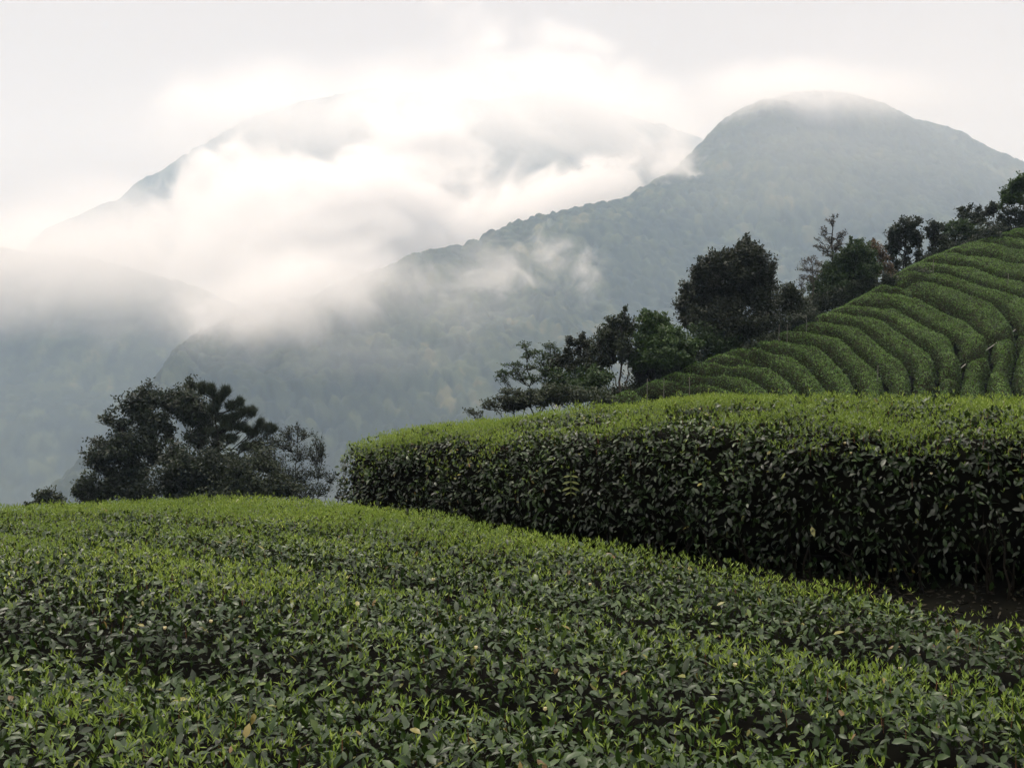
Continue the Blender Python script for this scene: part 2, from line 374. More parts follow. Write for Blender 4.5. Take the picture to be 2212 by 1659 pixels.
# ------------------------------------------------------------------ the near tea hedge that fills the foreground
front = empty('tea_hedge', (-1, 7, -2.5))
tag(front, 'broad flat-topped tea hedge filling the foreground, with big dark leaves nearest the camera', 'tea hedge')
EDGE = [(9.5,-2.0),(5.4,2.7),(2.87,5.6),(1.72,6.92),(1.06,7.68),(-.30,9.25),(-1.84,11.0),(-2.7,11.55),(-4.05,11.65),(-5.1,11.3),(-6.4,11.15),(-9.6,10.9),(-14,10.4)]
TROUGH = [(-12,10.6),(-6,9.3),(-2.6,7.8),(-.8,6.7),(.3,5.9),(1.75,5.0),(3.5,3.9),(6,2.2)]
TROUGH2 = [(-12,7.6),(-4.2,5.9),(-1.9,5.0),(.2,4.3),(2.5,3.3),(6,1.2)]
TROUGH3 = [(-9,10.2),(-4.6,9.6),(-2.9,9.0),(-1.2,8.0),(.2,6.9),(1.4,5.8),(2.6,4.6),(4.6,2.6)]
def front_top(X, Y):
    z = np.interp(Y, [0, 2, 3.5, 5.6, 7.7, 9.2, 11, 12.5], [-1.45, -1.47, -1.53, -1.60, -1.67, -1.79, -2.0, -2.2])
    z = z + .030*fbm(X, Y, 1.3, 2, 2) + .022*vnoise(X, Y, .33, 8) + .07*np.exp(-((X+3.3)/1.6)**2 - ((Y-11)/1.5)**2)
    for T, dep in ((TROUGH, .20), (TROUGH2, .16), (TROUGH3, .10)):
        d, _ = poly_dist(X, Y, T); z = z - dep*np.exp(-(d/.27)**2)
    return z
xs, ys = np.arange(-10.2, 6.4, .07), np.arange(1.4, 12.3, .07)
X, Y = np.meshgrid(xs, ys, indexing='ij')
d, s = poly_dist(X, Y, EDGE); s = d * s                      # positive inside (towards the camera)
inside = np.clip(s, 0, None)
r = .42; q = np.clip(1 - inside / r, 0, 1)
prof = np.where(s > 0, .28*(1 - np.sqrt(np.clip(1 - q*q, 0, 1))), 0)
gz = ground_z(X, Y)
Z = np.where(s > 0, front_top(X, Y) - prof, np.maximum(gz, front_top(X, Y) - .28 - 9*(-s)))
G = np.stack([X, Y, Z], -1)
cells = (s[:-1, :-1] > -.12) & (np.abs(X[:-1, :-1]) < .60*Y[:-1, :-1] + 1.6)
dx = np.clip(1.35 - Y/9, .45, 1.0)                            # fewer, because they look smaller, farther away
lush = np.clip(.75 + .75*fbm((X*.84 - Y*.54)/2.2, (X*.54 + Y*.84)/.75, .9, 33, 3) + .24*(Y-6.5), .14, 1.6)
for T in (TROUGH, TROUGH2, TROUGH3):
    dd, _ = poly_dist(X, Y, T); lush = lush * (1 - .85*np.exp(-(dd/.28)**2))
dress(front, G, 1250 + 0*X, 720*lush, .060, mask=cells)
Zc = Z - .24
o = mesh('twigs', np.stack([X, Y, Zc], -1).reshape(-1, 3), grid_faces(len(xs), len(ys))[(cells).ravel()], M_core, front)  # closed dark sheet under the leaves, painting the shade in the gaps
for px, py in [(38,568),(165,635),(211,628),(348,638),(433,585),(590,590),(900,676),(946,704),(735,673),(545,717),(240,552),(476,655),(65,560)]:
    dd = ray(px, py)
    k = 5.0
    for _ in range(12): k = front_top(np.array(dd[0]*k), np.array(dd[1]*k)) / dd[2]
    blossom(front, np.array([dd[0]*k, dd[1]*k, dd[2]*k + .03]))

# ------------------------------------------------------------------ the tall hedge across the path
back = empty('tea_hedge', (1.5, 9.7, -2.2))
tag(back, 'tall clipped tea hedge with a black shaded side and bright shoots on its rounded top', 'tea hedge')
BL = np.array([(7.6, 3.6), (3.74, 7.3), (1.33, 9.6), (-.34, 11.2), (-1.3, 12.1), (-2.2, 12.98), (-2.6, 13.4)])
cs = np.r_[0, np.cumsum(np.linalg.norm(np.diff(BL, axis=0), axis=1))]
u = np.linspace(0, cs[-1], 190); bx, by = np.interp(u, cs, BL[:, 0]), np.interp(u, cs, BL[:, 1])
crest = np.interp(u, cs, [-.54, -.65, -.76, -1.04, -1.24, -1.40, -1.45])
nearz = np.interp(u, cs, [-.75, -.81, -1.00, -1.24, -1.42, -1.55, -1.58])
base = ground_z(bx, by) - .02
SEC = [(.22, 0), (.06, .12), (0, .3), (-.03, .5), (0, .68), (.07, .85), (.2, 1.0), (.42, 1.28), (.75, 1.6), (1.15, 1.9), (1.5, 2.0), (1.85, 1.9), (2.15, 1.55), (2.32, 1.0), (2.36, .5), (2.3, 0)]
sv = np.interp(np.linspace(0, 1, 80), np.linspace(0, 1, len(SEC)), [a[0] for a in SEC])
hv = np.interp(np.linspace(0, 1, 80), np.linspace(0, 1, len(SEC)), [a[1] for a in SEC])
nx, ny = .695, .719
e = np.clip((cs[-1] - u) / .55, 0, 1); cap = np.sqrt(1 - (1 - e)**2)
wd = (sv - 1.15) * (.25 + .75*cap[:, None]) + 1.15 
h1 = (nearz - base)[:, None] * np.clip(hv, 0, 1) ; h2 = (crest - nearz)[:, None] * np.clip(hv - 1, 0, 1)
Zb = base[:, None] + (h1 + h2) * (.62 + .38*cap[:, None])
Xb = bx[:, None] + nx*wd; Yb = by[:, None] + ny*wd
bump = .09*vnoise(u[:, None] + 0*Xb, sv*1.0 + hv*.8 + 0*Xb, .55, 3) + .03*vnoise(u[:, None] + 0*Xb, hv + sv + 0*Xb, .2, 6)
Xb = Xb - nx*bump; Yb = Yb - ny*bump; Zb = Zb + bump*.6*(hv > .8)
Gb = np.stack([Xb, Yb, Zb], -1)[:, ::-1]                       # so that normals face out
endcap = Gb[-1].mean(0)
Gb = np.concatenate([Gb, Gb[-1:]*.4 + endcap*.6, Gb[-1:]*0 + endcap], 0)
chk = np.cross(Gb[50, 41] - Gb[50, 40], Gb[51, 40] - Gb[50, 40])
if np.cross(Gb[51, 30] - Gb[50, 30], Gb[50, 31] - Gb[50, 30])[2] < 0: Gb = Gb[:, ::-1]
nz = np.cross(np.gradient(Gb, axis=0), np.gradient(Gb, axis=1)); nz = nz[..., 2] / (np.linalg.norm(nz, axis=-1) + 1e-9)
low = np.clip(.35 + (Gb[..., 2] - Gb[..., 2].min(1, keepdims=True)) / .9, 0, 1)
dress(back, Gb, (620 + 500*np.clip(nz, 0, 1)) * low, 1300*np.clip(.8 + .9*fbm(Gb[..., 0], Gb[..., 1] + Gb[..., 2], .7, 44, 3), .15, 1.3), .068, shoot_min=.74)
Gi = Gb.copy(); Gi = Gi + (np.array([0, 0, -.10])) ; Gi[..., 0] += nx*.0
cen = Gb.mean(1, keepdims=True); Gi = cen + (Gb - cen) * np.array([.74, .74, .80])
mesh('twigs', Gi.reshape(-1, 3), grid_faces(*Gi.shape[:2]), M_core, back)  # dark inner hull, its colour standing in for shade behind the leaves
for px, py in [(842,442),(852,455),(928,475),(880,431),(700,408)]:
    dd = ray(px, py); Q = Gb.reshape(-1, 3); a = Q - dd*((Q@dd)/(dd@dd))[:, None]
    j = np.argmin(np.linalg.norm(a, axis=1) + .02*Q[:, 1]); blossom(back, Q[j] - unit(dd)*.05)
# fallen leaves and small weeds on the path between the two hedges
n = 5000; a = rnd(n, 0, 1); b = rnd(n, -.2, 1.5)
px_, py_ = 6.4 - 8.2*a, 2.6 + 9.4*a; px_, py_ = px_ + .66*b, py_ + .75*b
Pl = np.stack([px_, py_, ground_z(px_, py_) + .012], 1)
V, F, k = leaves(Pl, rdir(n)*np.array([1, 1, .25]), unit(rdir(n)*.4 + up(n)), rnd(n, .03, .075), BROAD)
M_litter = leaf_mat('fallen_leaf', [(0, (.006, .006, .004)), (.6, (.015, .013, .008)), (.9, (.035, .030, .015)), (1, (.02, .035, .012))], rough=.7, spec=.2, trans=0)
tag(mesh('leaf_litter', V, F, M_litter, None, True, np.repeat(rnd(n), k)), 'dark fallen tea leaves littering the path between the hedges', 'leaf litter', kind='stuff')

# woody stems and bare twigs at the foot of the tall hedge
tb = []
def stick(P, r, sides=5):
    P = np.asarray(P, float); m = len(P); T = unit(np.gradient(P, axis=0)); A = unit(np.cross(T, np.array([.3, .9, .1]))); B = np.cross(T, A)
    th = np.arange(sides) * 2*np.pi / sides
    V = P[:, None] + (A[:, None]*np.cos(th)[None, :, None] + B[:, None]*np.sin(th)[None, :, None]) * np.asarray(r)[:, None, None]
    i, j = np.meshgrid(np.arange(m-1), np.arange(sides), indexing='ij'); i, j = i.ravel(), j.ravel(); j2 = (j+1) % sides
    return V.reshape(-1, 3), np.stack([i*sides+j, i*sides+j2, (i+1)*sides+j2, (i+1)*sides+j], 1), np.zeros(m*sides)
for k in range(150):
    uu = rng.uniform(0, cs[-1] - .3); x0, y0 = np.interp(uu, cs, BL[:, 0]), np.interp(uu, cs, BL[:, 1]); w0 = rng.uniform(.10, .40)
    x0 += nx*w0; y0 += ny*w0; z0 = float(ground_z(x0, y0)) - .03; hh = rng.uniform(.3, .75); l = rng.normal(0, .16, 2)
    P = np.array([[x0 + l[0]*t*t - .10*nx*t, y0 + l[1]*t*t - .10*ny*t, z0 + hh*t] for t in np.linspace(0, 1, 6)])
    P[1:-1] += rng.normal(0, .012, (4, 3)); tb.append(stick(P, np.linspace(rng.uniform(.006, .016), .003, 6)))
M_wood = noise_mat('woody_stem', (.008, .007, .005), (.022, .019, .014), 20.0)
V, F, T = join(tb); mesh('stems', V, F, M_wood, back, True)

# ------------------------------------------------------------------ the hedges of the terraced hill
def zc(c, x, y):
    """reading positions off enlarged crops of the picture: crop corner and scale"""
    ox, oy, k = {'a': (2250, 1150, 3.687), 'b': (2700, 1000, 3.687), 'c': (3151, 700, 4.424), 'd': (3151, 1075, 4.424)}[c]
    return (ox + x/k) / 3.5654, (oy + y/k) / 3.5697
ROWS = [
 ('a 150 955 290 905 430 930 560 1000', 'smallest tea hedge at the bottom left foot of the terraced hill'),
 ('a 400 960 520 900 640 872 760 892 930 950 1080 1040', 'low tea hedge just above the smallest one at the hill foot'),
 ('a 420 815 560 758 700 775 830 810 960 800 1120 860 1280 960 1400 1070', 'tea hedge at the hill foot with the lone grey stake in front of it'),
 ('a 720 700 850 645 960 690 1130 680 1350 700 1550 790 1700 900 1830 1060', 'tea hedge at the hill foot with a hump, a dip and a long lobe'),
 ('a 990 585 1160 520 1290 570 1500 550 1750 620 1950 760 2080 890 2170 1060', 'tea hedge starting beside the dark undergrowth at the lower left'),
 ('a 1290 460 1430 415 1570 455', 'short tea hedge stub at the lower ridge edge'),
 ('b -109 930 30 885 190 960 350 1040 540 1170 710 1320 840 1440 910 1560', 'tea hedge starting right below the big dark tree'),
 ('b 180 840 350 785 550 850 750 930 900 1060 1040 1220 1130 1380 1190 1560', 'tea hedge whose left end lies under the two thin stakes'),
 ('b 490 730 700 690 900 740 1080 860 1230 1000 1400 1140 1520 1290 1560 1420 1550 1540', 'tea hedge starting under the tall pale stake by the trees'),
 ('b 770 610 950 560 1130 610 1330 710 1500 860 1660 990 1830 1120 1900 1280 1890 1420 1830 1520', 'long tea hedge that curls down to the path behind the lone stake on the slope'),
 ('b 990 480 1200 435 1450 480 1650 610 1800 740 1950 880', 'd 400 740 600 820 690 950 690 1120 620 1270', 'tea hedge starting in front of the dense green tree, its lower end at the path'),
 ('b 1260 360 1500 320 1750 370 1950 470', 'd 520 400 700 510 900 590 1000 720 1060 880 1040 1010 940 1080', 'tea hedge with a square lower end above the small clipped block'),
 ('b 1510 245 1680 180 1850 140', 'd 240 -100 450 20 650 130 850 230 1050 300 1250 390 1410 520 1440 650 1350 770', 'tea hedge with a brown bare patch at its upper left end'),
 ('c 130 1430 280 1385 450 1350 700 1390 900 1450 1100 1520 1300 1590', 'd 1460 20 1650 120 1790 270 1800 420', 'tea hedge ending as a rounded lobe beside the widest part of the path'),
 ('c 250 1330 480 1225 750 1200 1000 1270 1250 1360 1500 1450 1750 1520 2000 1590', 'd 2110 60 2230 200', 'tea hedge leaving the frame just above the path'),
 ('c 620 1130 800 1080 950 1065 1150 1130 1400 1220 1700 1300 2000 1370 2300 1450', 'tea hedge with the leaning stake at its left end'),
 ('c 970 985 1180 890 1400 930 1600 1010 1850 1100 2050 1130 2300 1150', 'tea hedge with the darkest shaded side near the top of the hill'),
 ('c 1290 850 1480 795 1700 765 1900 800 2080 880 2300 900', 'tea hedge third from the top of the hill'),
 ('c 1840 690 2050 625 2300 700', 'tea hedge second from the top of the hill'),
 ('c 2060 580 2200 525 2350 560', 'topmost tea hedge at the right edge of the hill'),
 ('d 740 1300 640 1390 560 1530', 'small clipped tea block where the path meets the near hedge'),
 ('d 1080 1130 980 1240 930 1360 890 1540', 'narrow tea hedge right of the small clipped block'),
 ('d 1560 830 1450 960 1400 1120 1340 1300 1300 1540', 'tea hedge below the pale pipe, between two dark furrows'),
 ('d 1980 570 1900 750 1850 950 1800 1130 1830 1300 1920 1540', 'wide tea hedge right of the pipe with a branching furrow'),
 ('d 2300 520 2240 750 2200 950 2180 1120 2300 1350', 'tea hedge at the right edge below the path'),
]
lines, labels = [], []
for r in ROWS:
    pts = []
    for s in r[:-1]:
        t = s.split(); v = list(map(float, t[1:])); pts += [zc(t[0], v[i], v[i+1]) for i in range(0, len(v), 2)]
    W3 = np.array([on_slope(*p) for p in pts])[:, :2]
    if len(lines) < 20:                                         # the far end runs on over the ridge
        W3 = np.concatenate([[W3[0] + np.array([-.62, .78])*2.6, W3[0] + np.array([-.50, .45])*.5], W3])
    if pts[-1][0] > 1022:
        dl = W3[-1] - W3[-2]; W3 = np.concatenate([W3, [W3[-1] + dl / np.linalg.norm(dl) * 2.2]])
    lines.append(W3); labels.append(r[-1])
xs, ys = np.arange(1, 36, .075), np.arange(31, 60, .075)
X, Y = np.meshgrid(xs, ys, indexing='ij')
D = np.full(X.shape, 1e9); D2 = np.full(X.shape, 1e9); I = np.zeros(X.shape, int)
for k, W3 in enumerate(lines):
    x0, y0 = W3.min(0) - 3.5; x1, y1 = W3.max(0) + 3.5
    i0, i1 = np.searchsorted(xs, (x0, x1)); j0, j1 = np.searchsorted(ys, (y0, y1))
    if i1 <= i0 or j1 <= j0: continue
    d, _ = poly_dist(X[i0:i1, j0:j1], Y[i0:i1, j0:j1], W3)
    a, b, c = D[i0:i1, j0:j1], D2[i0:i1, j0:j1], I[i0:i1, j0:j1]
    near = d < a; b[:] = np.where(near, a, np.minimum(b, d)); c[:] = np.where(near, k, c); a[:] = np.minimum(a, d)
q = np.minimum(np.clip((1.02 - D) / .60, 0, 1), np.clip((D2 - D - .12) / .90, 0, 1))
Hh = TH * (1 - (1 - q)**3.8) * (1 + .06*vnoise(X, Y, .8, 3)) + .02*vnoise(X, Y, .18, 4)
Z = slope_z(X, Y) - TH + Hh
G = np.stack([X, Y, Z], -1)
M_row = leaf_mat('terrace_leaf', [(0, (.026, .060, .009)), (.4, (.056, .122, .017)), (.75, (.092, .185, .026)), (1, (.14, .24, .04))], rough=.55, spec=.35, trans=.15)
M_rowcore = noise_mat('terrace_twigs', (.008, .011, .004), (.020, .020, .009), 8.0)
fc = grid_faces(len(xs), len(ys)); Ic = I[:-1, :-1]; qc = q[:-1, :-1]
for k, lab in enumerate(labels):
    m = (Ic == k) & (qc > 0.0)
    todo = set(map(tuple, np.argwhere(m))); bestp = []         # keep only the one connected piece
    while todo:
        st = [todo.pop()]; pc = list(st)
        while st:
            a, b = st.pop()
            for c in ((a+1, b), (a-1, b), (a, b+1), (a, b-1)):
                if c in todo: todo.remove(c); st.append(c); pc.append(c)
        if len(pc) > len(bestp): bestp = pc
    m[:] = False; bp_ = np.array(bestp); m[bp_[:, 0], bp_[:, 1]] = True
    if m.sum() < 20: print('EMPTY ROW', k); continue
    cell = np.argwhere(m).mean(0).astype(int); c0 = G[cell[0], cell[1]]
    t = empty('tea_hedge', (float(lines[k][:, 0].mean()), float(lines[k][:, 1].mean()), float(c0[2]) - TH))
    tag(t, lab, 'tea hedge', 'tea hedges in curved rows on the terraced hill')
    F = fc[m.ravel()]; used, inv = np.unique(F, return_inverse=True)
    Vc = G.reshape(-1, 3)[used].copy(); Vc[:, 2] -= .03
    mesh('twigs', Vc, inv.reshape(F.shape), M_rowcore, t)
    P, Nn, _ = sample(G, 620.0, m); n = len(P)
    P = P - Nn * rnd((n, 1), 0, .05); Dd = unit(rdir(n) + Nn*.55 + up(n)*.25); U = unit(Nn + rdir(n)*.6)
    V, F2, kk = leaves(P, Dd, U, rnd(n, .05, .095), DIAMOND)
    tt = np.clip(rng.normal(.42, .2, n) + .18*vnoise(P[:, 0], P[:, 1], .7, 5) + .75*(Nn[:, 2]-.80), 0, 1)  # row tops lighter, sides darker: light from above painted into the tint
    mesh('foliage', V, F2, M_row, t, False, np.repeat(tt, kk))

# ------------------------------------------------------------------ trees and bushes
def tube(P, r, sides=5):
    P = np.asarray(P, float); n = len(P); r = np.asarray(r, float)
    T = unit(np.gradient(P, axis=0)); ref = np.array([.3, .9, .1]); A = unit(np.cross(T, ref)); B = np.cross(T, A)
    th = np.arange(sides) * 2*np.pi / sides
    V = P[:, None] + (A[:, None]*np.cos(th)[None, :, None] + B[:, None]*np.sin(th)[None, :, None]) * r[:, None, None]
    i, j = np.meshgrid(np.arange(n-1), np.arange(sides), indexing='ij'); i, j = i.ravel(), j.ravel(); j2 = (j+1) % sides
    F = np.stack([i*sides+j, i*sides+j2, (i+1)*sides+j2, (i+1)*sides+j], 1)
    return V.reshape(-1, 3), F, np.zeros(n*sides)
def curve(a, b, sag=0.15, n=6, wob=.05):
    a, b = np.asarray(a), np.asarray(b); L_ = np.linalg.norm(b - a); t = np.linspace(0, 1, n)[:, None]
    P = a*(1-t) + b*t; P[:, 2] += (-sag*L_*np.sin(np.pi*t[:, 0]))
    w = rng.normal(0, wob*L_, (n, 3)); w[0] = 0; w[-1] = 0
    return P + w
REG = {'L': (0, 1250, 1.7015), 'P': (2100, 500, 1.4262), 'Q': (1500, 900, 2.011), 'E': (2850, 600, 2.7615)}
def conv(c, x, y):
    ox, oy, k = REG[c]; return (ox + x/k) / 3.5654, (oy + y/k) / 3.5697
def leafm(nm, a, b, c, tr=.15):
    return leaf_mat(nm, [(0, a), (.5, b), (1, c)], rough=.55, spec=.3, trans=tr, tcol=tuple(x*1.5 for x in c))
M_dark = leafm('dark_foliage', (.007, .012, .006), (.013, .022, .010), (.028, .042, .018))
M_brown = leafm('brownish_foliage', (.008, .012, .006), (.014, .021, .009), (.030, .039, .018))
M_green = leafm('green_foliage', (.010, .022, .007), (.022, .045, .012), (.045, .085, .020))
M_bright = leafm('bright_foliage', (.012, .028, .006), (.025, .055, .010), (.052, .10, .018))
M_mid = leafm('mid_foliage', (.012, .018, .010), (.024, .036, .016), (.048, .065, .028))
M_red = leafm('reddish_foliage', (.035, .022, .012), (.070, .045, .022), (.12, .080, .035))
M_grey = leafm('grey_foliage', (.035, .034, .028), (.060, .056, .046), (.10, .09, .07), .05)
M_bark = noise_mat('bark', (.009, .009, .007), (.026, .025, .019), 6.0, bump=.3)
M_palebark = noise_mat('pale_bark', (.045, .040, .034), (.11, .10, .085), 6.0, bump=.3)
def tree(reg, label, D, base, clumps, mat, bark, dens=2.4, leaf=.10, name='tree', cat='tree', style='broad', group=None,
         trunk=None, thick=.09, stems=1, subs=7, sparse=0.0, fill=.26, droop=0.0, tpl=DIAMOND, deep=.8):
    """clumps: x y rx ry of the crown's masses; base: x y of the foot. Limbs run from the stem to every mass, twigs through it, leaves along the twigs"""
    dens *= (1.5 if sparse else 2.9); thick *= .62; leaf *= 1.08
    if group == GL: dens *= .62
    bxp, byp = conv(reg, *base); mpx = D / FX; k = REG[reg][2] * 3.567
    b = at(bxp, byp, D); gz = float(ground_z(b[0], b[1])); foot = np.array([b[0], b[1], gz - .05])
    C_ = []
    shrink = .8 if style == 'pine' else 1.0
    for i in range(0, len(clumps), 4):
        x, y, rx, ry = clumps[i:i+4]; c = at(*conv(reg, x, y), D)
        c = c + np.array([0, rng.uniform(-1, 1) * deep * (rx + ry) / k * mpx, 0])
        C_.append((c, 1.04*shrink*rx/k*mpx, 1.04*shrink*ry/k*mpx, rx*ry/k/k))
    root = empty(name, tuple(float(v) for v in foot)); tag(root, label, cat, group)
    ctop = max(C_, key=lambda q: q[0][2] + .3*q[2])[0]; H = ctop[2] - foot[2]
    tb, lv = [], []
    stemsP = []
    for s in range(stems):
        tgt = ctop if s == 0 else C_[rng.integers(len(C_))][0]
        if trunk is not None:
            pts = [foot] + [at(*conv(reg, trunk[i], trunk[i+1]), D) for i in range(0, len(trunk), 2)]
            tt = np.linspace(0, 1, len(pts)); fine = np.linspace(0, 1, 14)
            P = np.stack([np.interp(fine, tt, [p[j] for p in pts]) for j in range(3)], 1) + rng.normal(0, .02, (14, 3))
            trunk_here = trunk; trunk = None
        else: P = curve(foot + np.array([rng.uniform(-.2, .2)*s, 0, 0]), tgt, 0, 14, .012)
        stemsP.append(P); tb.append(tube(P, thick * (1.15 - np.linspace(0, 1, 14)) * (1 if s == 0 else .7), 6))
    S_ = np.concatenate(stemsP)
    tw = max(.008, thick * .10)
    for c, rx, rz, apx in C_:
        ok = S_[:, 2] < c[2] - .25*abs(rz)
        cand = S_[ok] if ok.any() else S_[:1]
        want = c - np.array([0, 0, .55*np.linalg.norm((S_[:, :2] - c[:2])[np.argmin(np.abs(S_[:, 2]-c[2]))]) + .3*rz])
        a = cand[np.argmin(np.linalg.norm(cand - want, axis=1))]
        cc = c - np.array([0, 0, .35*rz]); P = curve(a, cc, .10 + droop, 7, .035); tb.append(tube(P, np.linspace(thick*.38, thick*.16, 7), 5))
        n = max(3, int(dens * apx * 4)); ns = max(3, int(subs * math.sqrt(apx) / 4) + 3)
        ends = []
        for s in range(ns):
            v = unit(rng.normal(size=3)); v[2] = v[2]*.8 + .25; v = v * rng.uniform(.4, 1.25) ** .5
            e_ = c + v * np.array([rx, (rx+rz)*.5, rz]); st = P[rng.integers(3, 7)]
            Q = curve(st, e_, .06, 5, .05); tb.append(tube(Q, np.linspace(thick*.13 + tw*.4, tw*.45, 5), 3))
            ends.append(Q[1:])
            for _ in range(2):
                e2 = e_ + rng.normal(0, .28, 3) * np.array([rx, rx, rz]); q2 = curve(Q[3], e2, .03, 4, .05); tb.append(tube(q2, np.linspace(tw*.5, tw*.3, 4), 3)); ends.append(q2[1:])
        if style == 'broad' and not sparse:                      # leading shoots that stand out of the outline
            for _ in range(4):
                v = unit(np.array([rng.normal(0, .5), rng.normal(0, .5), 1.0])); st = c + v*np.array([rx, rx, rz])*.6
                Q = curve(st, c + v*np.array([rx, rx, rz])*rng.uniform(1.25, 1.7), 0, 4, .04); tb.append(tube(Q, np.linspace(tw*.5, tw*.3, 4), 3)); ends += [Q[1:], Q[1:], Q[2:]]
        E_ = np.concatenate(ends)
        i = rng.integers(0, len(E_), n); wgt = rnd(n)
        if style == 'pine':
            E_ = np.concatenate([q[-2:] for q in ends]); m = len(E_); rep = 16
            Pn = np.repeat(E_, rep, 0) + rng.normal(0, .045, (m*rep, 3)); Dn = unit(rdir(m*rep)*.8 + np.array([.1, 0, .9]))
            V, F, kk = leaves(Pn, Dn, rdir(m*rep), rnd(m*rep, .10, .26), (np.array([(0, .04, 0), (0, -.04, 0), (1, 0, 0)]), np.array([(0, 1, 2)])))
            lv.append((V, F, np.repeat(rnd(m*rep), kk))); continue
        sp = (.15 if sparse else .16)
        Pn = E_[i] + rng.normal(0, 1, (n, 3)) * np.array([rx, rx, rz]) * sp
        if not sparse:
            m = int(n*fill); Pn[:m] = c + unit(rng.normal(size=(m, 3))) * (rnd((m, 1)) ** .45) * np.array([rx, (rx+rz)/2, rz]) * (.82 + .15*rng.normal(size=(m, 1)))
            Pn = Pn + vnoise(Pn[:, 0]*1.7 + Pn[:, 2], Pn[:, 2]*1.7 - Pn[:, 0], .35, 6)[:, None]*.04
            hole = vnoise(Pn[:, 0] + Pn[:, 1]*.7, Pn[:, 2] + Pn[:, 1]*.3, .32, 12) + .4*rng.normal(size=n) > -.45
            Pn = Pn[hole]
        n = len(Pn)
        Dn = unit(rdir(n) + np.array([0, 0, .25 - droop*2])); Un = unit(rdir(n)*.8 + np.array([0, 0, 1.0]))
        V, F, kk = leaves(Pn, Dn, Un, leaf * rnd(n, .6, 1.3), tpl, rnd(n, .9, 1.5))
        tt = np.clip(rng.normal(.42, .2, n) + .2*vnoise(Pn[:, 0], Pn[:, 2], .5, 7), 0, 1)
        lv.append((V, F, np.repeat(tt, kk)))
    V, F, T = join(tb); mesh('trunk', V, F, bark, root, True)
    V, F, T = join(lv); mesh('crown', V, F, mat, root, False, T)
    return root

GL = 'trees beyond the left end of the near hedge'; GR = 'trees along the edge of the terraced hill'
D0 = 40
tree('L', 'dark round-crowned tree on the left of the hilltop clump', D0, (860,945), [870,270,75,50, 880,330,90,55, 800,345,70,50, 730,420,75,50, 700,520,65,50, 850,430,90,60, 950,420,60,50, 1000,440,50,45, 940,490,60,40, 620,585,80,50, 585,650,60,55, 760,600,120,70, 900,570,100,70, 620,720,70,55, 800,730,140,90, 700,820,110,80, 960,640,60,60, 560,880,60,60, 900,850,110,80], M_dark, M_bark, group=GL, dens=2.0, leaf=.12, thick=.14)
tree('L', 'small pale-leaved tree at the left foot of the hilltop clump', D0-1, (520,950), [540,790,45,40, 480,840,45,35, 455,870,35,30, 560,850,50,50, 500,900,60,40, 600,920,60,40], M_mid, M_bark, group=GL, dens=1.7, leaf=.10, thick=.06)
tree('L', 'tall tree with several bare pale stems in the middle of the hilltop clump', D0+1, (1120,945), [1140,225,40,42, 1150,290,80,55, 1075,290,65,40, 1030,320,50,40, 1080,350,80,50, 1180,350,90,70, 1220,400,80,60, 1250,470,70,50, 1110,400,50,25, 1190,560,70,45, 1240,520,70,50, 1040,470,35,35, 1010,530,25,25, 1300,590,60,45], M_dark, M_palebark, group=GL, dens=2.2, leaf=.12, thick=.10, stems=4)
tree('L', 'dark pine with upright needle tufts and long branches reaching right', D0-1, (1330,945), [1225,240,28,38, 1280,250,35,40, 1370,260,22,35, 1320,300,40,40, 1400,340,32,30, 1455,320,18,25, 1480,370,35,26, 1530,380,22,26, 1290,360,50,50, 1440,400,35,18, 1390,470,60,30, 1470,475,45,25, 1540,500,40,20, 1580,450,18,30, 1630,475,40,24, 1660,480,20,20, 1350,430,50,40, 1490,590,40,16, 1560,580,30,16, 1400,540,50,25, 1310,520,50,50], M_dark, M_bark, name='pine_tree', cat='pine tree', group=GL, dens=3.2, style='pine', thick=.11, trunk=[1325,700,1322,520,1310,400,1290,240], subs=9, deep=.4)
tree('L', 'dense dark undergrowth bush below the pine', D0-2, (1180,960), [1050,650,80,60, 1150,700,110,80, 1050,800,140,90, 1290,710,110,90, 1240,830,160,90, 1100,880,160,70, 1300,900,160,60, 1400,680,60,40], M_dark, M_bark, name='bush', cat='bush', group=GL, dens=1.9, leaf=.12, thick=.06)
tree('L', 'bluish green bush crowding the right half of the hilltop clump', D0-3, (1480,960), [1420,720,70,60, 1450,800,120,80, 1560,700,100,80, 1560,840,160,90, 1420,890,140,60, 1700,870,130,60], M_mid, M_bark, name='bush', cat='bush', group=GL, dens=1.5, leaf=.11, thick=.06)
tree('L', 'fine-twigged shrubby tree fanning out at the right of the hilltop clump', D0-1, (1760,960), [1750,490,55,35, 1800,470,20,30, 1850,510,55,35, 1640,540,60,45, 1700,570,90,60, 1600,620,70,60, 1680,680,100,80, 1800,640,80,60, 1930,560,40,40, 1960,600,25,35, 1900,640,60,60, 1840,740,90,70, 1700,800,100,80, 1940,740,60,50, 2010,770,40,40, 1960,840,60,50, 1860,860,90,60], M_dark, M_bark, group=GL, dens=.8, leaf=.085, thick=.07, stems=6, subs=15, sparse=1)
tree('L', 'little rounded shrub standing alone at the far left behind the hedge', D0-4, (290,990), [300,860,30,20, 240,880,35,20, 275,910,60,28, 345,905,28,20, 385,935,35,20, 205,930,30,18, 170,940,25,14, 330,950,80,25], M_mid, M_bark, name='shrub', cat='shrub', group=GL, dens=1.9, leaf=.10, thick=.05, stems=3)
tree('L', 'thin bare shrub twigs beside the left end of the tall hedge', 16, (2080,960), [2090,870,30,14, 2050,890,25,14, 2120,890,20,14], M_grey, M_bark, name='shrub', cat='shrub', group=GL, dens=.3, leaf=.04, thick=.012, stems=4, subs=16, sparse=1)

